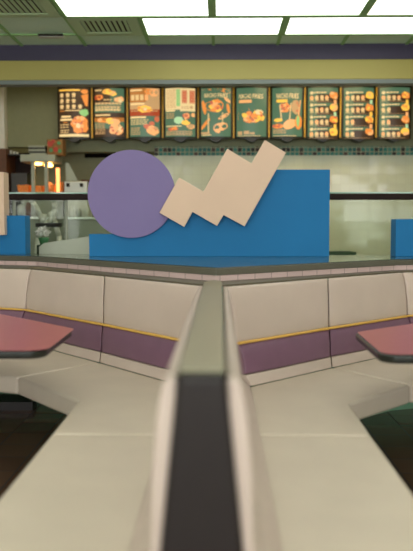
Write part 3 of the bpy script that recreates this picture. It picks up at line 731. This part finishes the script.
# orange packs on its shelf
for i, (xa_, xb_, yt) in enumerate(((17, 29, 185), (31.5, 42, 186), (50, 55, 184.5), (59.5, 63, 182))):
    a, c = pt(xa_, yt, YK+.06); b, _ = pt(xb_, yt, YK+.06)
    lab = ['wide orange paper tray at the left end of the warmer shelf', 'orange paper tray between the two pale warmer posts', 'small orange paper tray left of the glowing tube', 'narrow orange pack right of the glowing tube'][i]
    bm = bmesh.new(); slab_xz(bm, [(a+.012, zs), (b-.012, zs), (b, c), (a, c)], YK+.06, YK+.2)
    o = obj('paper_tray', bm, M['orange'], bevel=.003); tag(o, lab, 'food tray', 'orange paper trays on the warmer')
a, b = pt(49, 183, YK+.28)
bm = bmesh.new(); lathe(bm, [(.02, zs+.0005), (.06, zs+.01), (.068, zs+.05), (.055, zs+.09), (.025, zs+.12), (.004, zs+.128)], (a, YK+.3), 20)
tag(obj('wrapped_bun', bm, M['bread'], smooth=True), 'rounded pale pink bun-like bundle under the right heat lamp', 'food')
# stack of striped packs and a printed box on the hood
a0, _ = pt(24.5, 0, YK); b0, _ = pt(42.5, 0, YK); z = z1+.0005
for i in range(5):
    h = .021; d = random.uniform(-.012, .012)
    tag(obj('striped_pack', B(a0+d+.01, b0+d, YK+.05, YK+.3, z, z+h-.001), M['palemetal'] if i % 2 == 0 else M['black'], bevel=.003),
        ['pale', 'black'][i % 2]+' flat pack in the striped stack on the food warmer, '+['lowest', 'second from below', 'in the middle', 'second from above', 'topmost'][i], 'pack', 'striped packs on the warmer hood'); z += h
a, c = pt(45.5, 138.5, YK); b, _ = pt(61.5, 138, YK)
t = thing('printed_box', 'red and green printed box right of the striped packs', 'box', ((a+b)/2, YK+.15, z1+.0005))
h = c-z1; w = (b-a)/2
obj('carton', B(-w, w, -.08, .1, 0, h), mat('tan_card', (128, 92, 46), .7, var=.2, vscale=30), t, bevel=.004)
wp_ = [(-w*.6, h*.7, .03, 'red'), (w*.1, h*.35, .028, 'red'), (-w*.2, h*.85, .022, 'red'), (w*.6, h*.25, .022, 'green'), (w*.5, h*.75, .02, 'green'), (-w*.5, h*.3, .022, 'green')]
for x_, z_, r_, c_ in wp_:
    bm = bmesh.new(); slab_xz(bm, [(x_+r_*math.cos(q*PI/6)*random.uniform(.8, 1.2), z_+r_*math.sin(q*PI/6)) for q in range(12)], -.083, -.0805); obj('printed_spot', bm, M[c_], t)
# support for the box beyond the hood
# dark shelf unit with cups far left
YD2 = 8.9
a, c = pt(5, 151, YD2); b, _ = pt(20, 151, YD2); _, d = pt(0, 158, YD2)
t = thing('kitchen_shelf', 'dark brown wall shelf unit left of the food warmer', 'shelf', (a, YD2, 0))
xl = at(-8, 0, YD2)[0]; xr = at(24, 0, YD2)[0]
wp(t, 'side_panel', B(xl, at(5, 0, YD2)[0], YD2-.06, YD2+.4, 0, pt(0, 149, YD2)[1]), M['brown'])
wp(t, 'back_panel', B(at(5.1, 0, YD2)[0], xr, YD2+.34, YD2+.38, 0, pt(0, 150, YD2)[1]), M['rail'])
wp(t, 'shelf_board', B(at(5.1, 0, YD2)[0], xr, YD2, YD2+.335, pt(0, 155, YD2)[1], pt(0, 154, YD2)[1]), M['black'])
wp(t, 'cabinet', B(at(8, 0, YD2)[0], xr, YD2+.02, YD2+.33, 0, pt(0, 173, YD2)[1]), M['black'])
zsh = pt(0, 154, YD2)[1]+.0005
for i, x in enumerate((8.5, 11.5, 15)):
    a, _ = pt(x, 0, YD2+.1); bm = bmesh.new(); lathe(bm, [(.011, zsh), (.015, zsh+.05-.012*i), (.012, zsh+.05-.012*i)], (a, YD2+.1), 12)
    tag(obj('paper_cup', bm, M['white'], smooth=True), ['tallest white cup, leftmost', 'middle white cup', 'shortest white cup, rightmost'][i]+' of three on the dark kitchen shelf', 'cup', 'white cups on the dark shelf')
# white till-like machine with slanted screen
YT = 8.3
a, c = pt(64, 181.5, YT); b, _ = pt(87, 181.5, YT); _, d = pt(0, 199, YT)
t = thing('till_machine', 'pale pink-white machine with two dark square buttons left of the violet disc', 'machine', ((a+b)/2, YT, 0))
wp(t, 'cabinet', B(a, b, YT, YT+.3, d-.3, c), M['white'], bevel=.008)
for x in (68, 81.5):
    e, f = pt(x, 185, YT); wp(t, 'button', B(e-.018, e+.018, YT-.008, YT-.0005, f-.02, f+.02), M['ventd'])
wp(t, 'stand', B(a+.02, b+.2, YT+.05, YT+.25, .0005, d-.301), M['palemetal'])
wp(t, 'wood_top', B(at(79, 0, YT)[0], at(95, 0, YT)[0], YT+.02, YT+.29, c+.0005, c+.02), M['brown'])
p = [pt(*q, YT+.12) for q in ((65.5, 163), (68.5, 163), (78, 180.8), (66, 180.8))]
bm = bmesh.new(); slab_xz(bm, p[::-1], YT+.12, YT+.14); wp(t, 'slanted_guard', bm, M['palemetal'])
# dark extractor slot in the kitchen
a, c = pt(84.5, 151, 9.3); b, d = pt(112, 157.5, 9.3)
t = thing('extractor_grille', 'black slot grille high in the kitchen left of the violet disc', 'grille', ((a+b)/2, 9.3, d))
wp(t, 'slot', B(a, b, 9.3, 9.34, d, c), mat('matte_black', (14, 10, 8), .9, spec=.1))  # slot in one even matte black
wp(t, 'mount', B(a-.6, b+.3, 9.341, 9.40, 0, c+.25), M['wall'])

# through the glass: steel arms, counter with pale legs
YA = 7.7
def pxp(x, y, Y): a, b = at(x, y, Y); return (a, Y, b)
t = thing('curved_stand', 'pale curved metal stand seen through the glass below the rail', 'stand', (at(48, 0, YA)[0], YA, 0))
for pts in ([(33, 203), (36, 207), (40, 215), (45, 222), (50, 228)], [(54, 203), (55, 209), (52, 217), (49, 223), (46, 230)], [(50, 212), (55, 222), (59, 236), (60, 262)], [(44, 214), (42, 224), (38, 238), (36, 262)]):
    bm = bmesh.new()
    P3 = [pxp(x, y, YA+.0) for x, y in pts]
    for p, q in zip(P3, P3[1:]): tube(bm, p, q, .026, 10)
    wp(t, 'arm' if pts[0][1] < 205 else 'leg', bm, M['white'], smooth=True)
x_, y_, z_ = pxp(48, 225, YA)
bm = bmesh.new(); lathe(bm, [(.2, .0005), (.2, .02), (.03, .03), (.03, pxp(48, 258, YA)[2])], (x_, YA+.02), 20); wp(t, 'base', bm, M['dark'])
wp(t, 'seat_plate', B(x_-.12, x_+.12, YA-.03, YA+.1, z_-.02, z_+.02), M['dark'])
YC2 = 8.0
t = thing('prep_counter', 'steel prep counter under the kitchen equipment, behind the glass', 'counter', (at(50, 0, YC2)[0], YC2, 0))
xa = at(-30, 0, YC2)[0]; xb = at(118, 0, YC2)[0]
wp(t, 'countertop', B(xa, xb, YC2, YC2+.24, at(0, 219, YC2)[1], at(0, 217, YC2)[1]), M['steel'])
wp(t, 'front_panel', B(xa, xb, YC2+.04, YC2+.2, 0, at(0, 219.2, YC2)[1]), M['palemetal'])
for x, m_, w_, h_ in ((69.5, 'white', .033, .10), (77, 'steel', .033, .08), (84.5, 'white', .033, .11), (26, 'brown', .036, .14), (18, 'steel', .034, .12)):
    a, z_ = at(x, 217, YC2); bm = bmesh.new(); lathe(bm, [(w_*.8, z_+.0005), (w_, z_+h_*.8), (w_*.6, z_+h_), (w_*.5, z_+h_*1.1)], (a, YC2+.1), 14)
    tag(obj('container', bm, M[m_], smooth=True), {69.5: 'white container right of the glass divider post', 77: 'steel container between two white containers', 84.5: 'tall white container nearest the violet disc', 26: 'brown container right of the blue block', 18: 'steel container just above the small blue block'}[x]+', behind the glass', 'container', 'containers on the prep counter')

# unseen fill panels added to brighten the kitchen, service aisle and tiled wall
for (x, y, k, lab) in ((-2.4, 10.3, 3.0, 'added unseen fill panel above the kitchen prep area'), (1.2, 8.1, 3.6, 'added unseen fill panel above the service aisle'), (-1.6, 8.05, 2.0, 'added unseen fill panel near the kitchen warmers')):
    t = thing('kitchen_fill_light', lab, 'ceiling light', (x, y, 2.985))
    obj('diffuser', B(-.6, .6, -.15, .15, -.012, -.004), emis('kitchen_fill_panel', (255, 226, 170), k*3), t); obj('frame', B(-.62, .62, -.17, .17, -.0035, .014), M['tbar'], t)
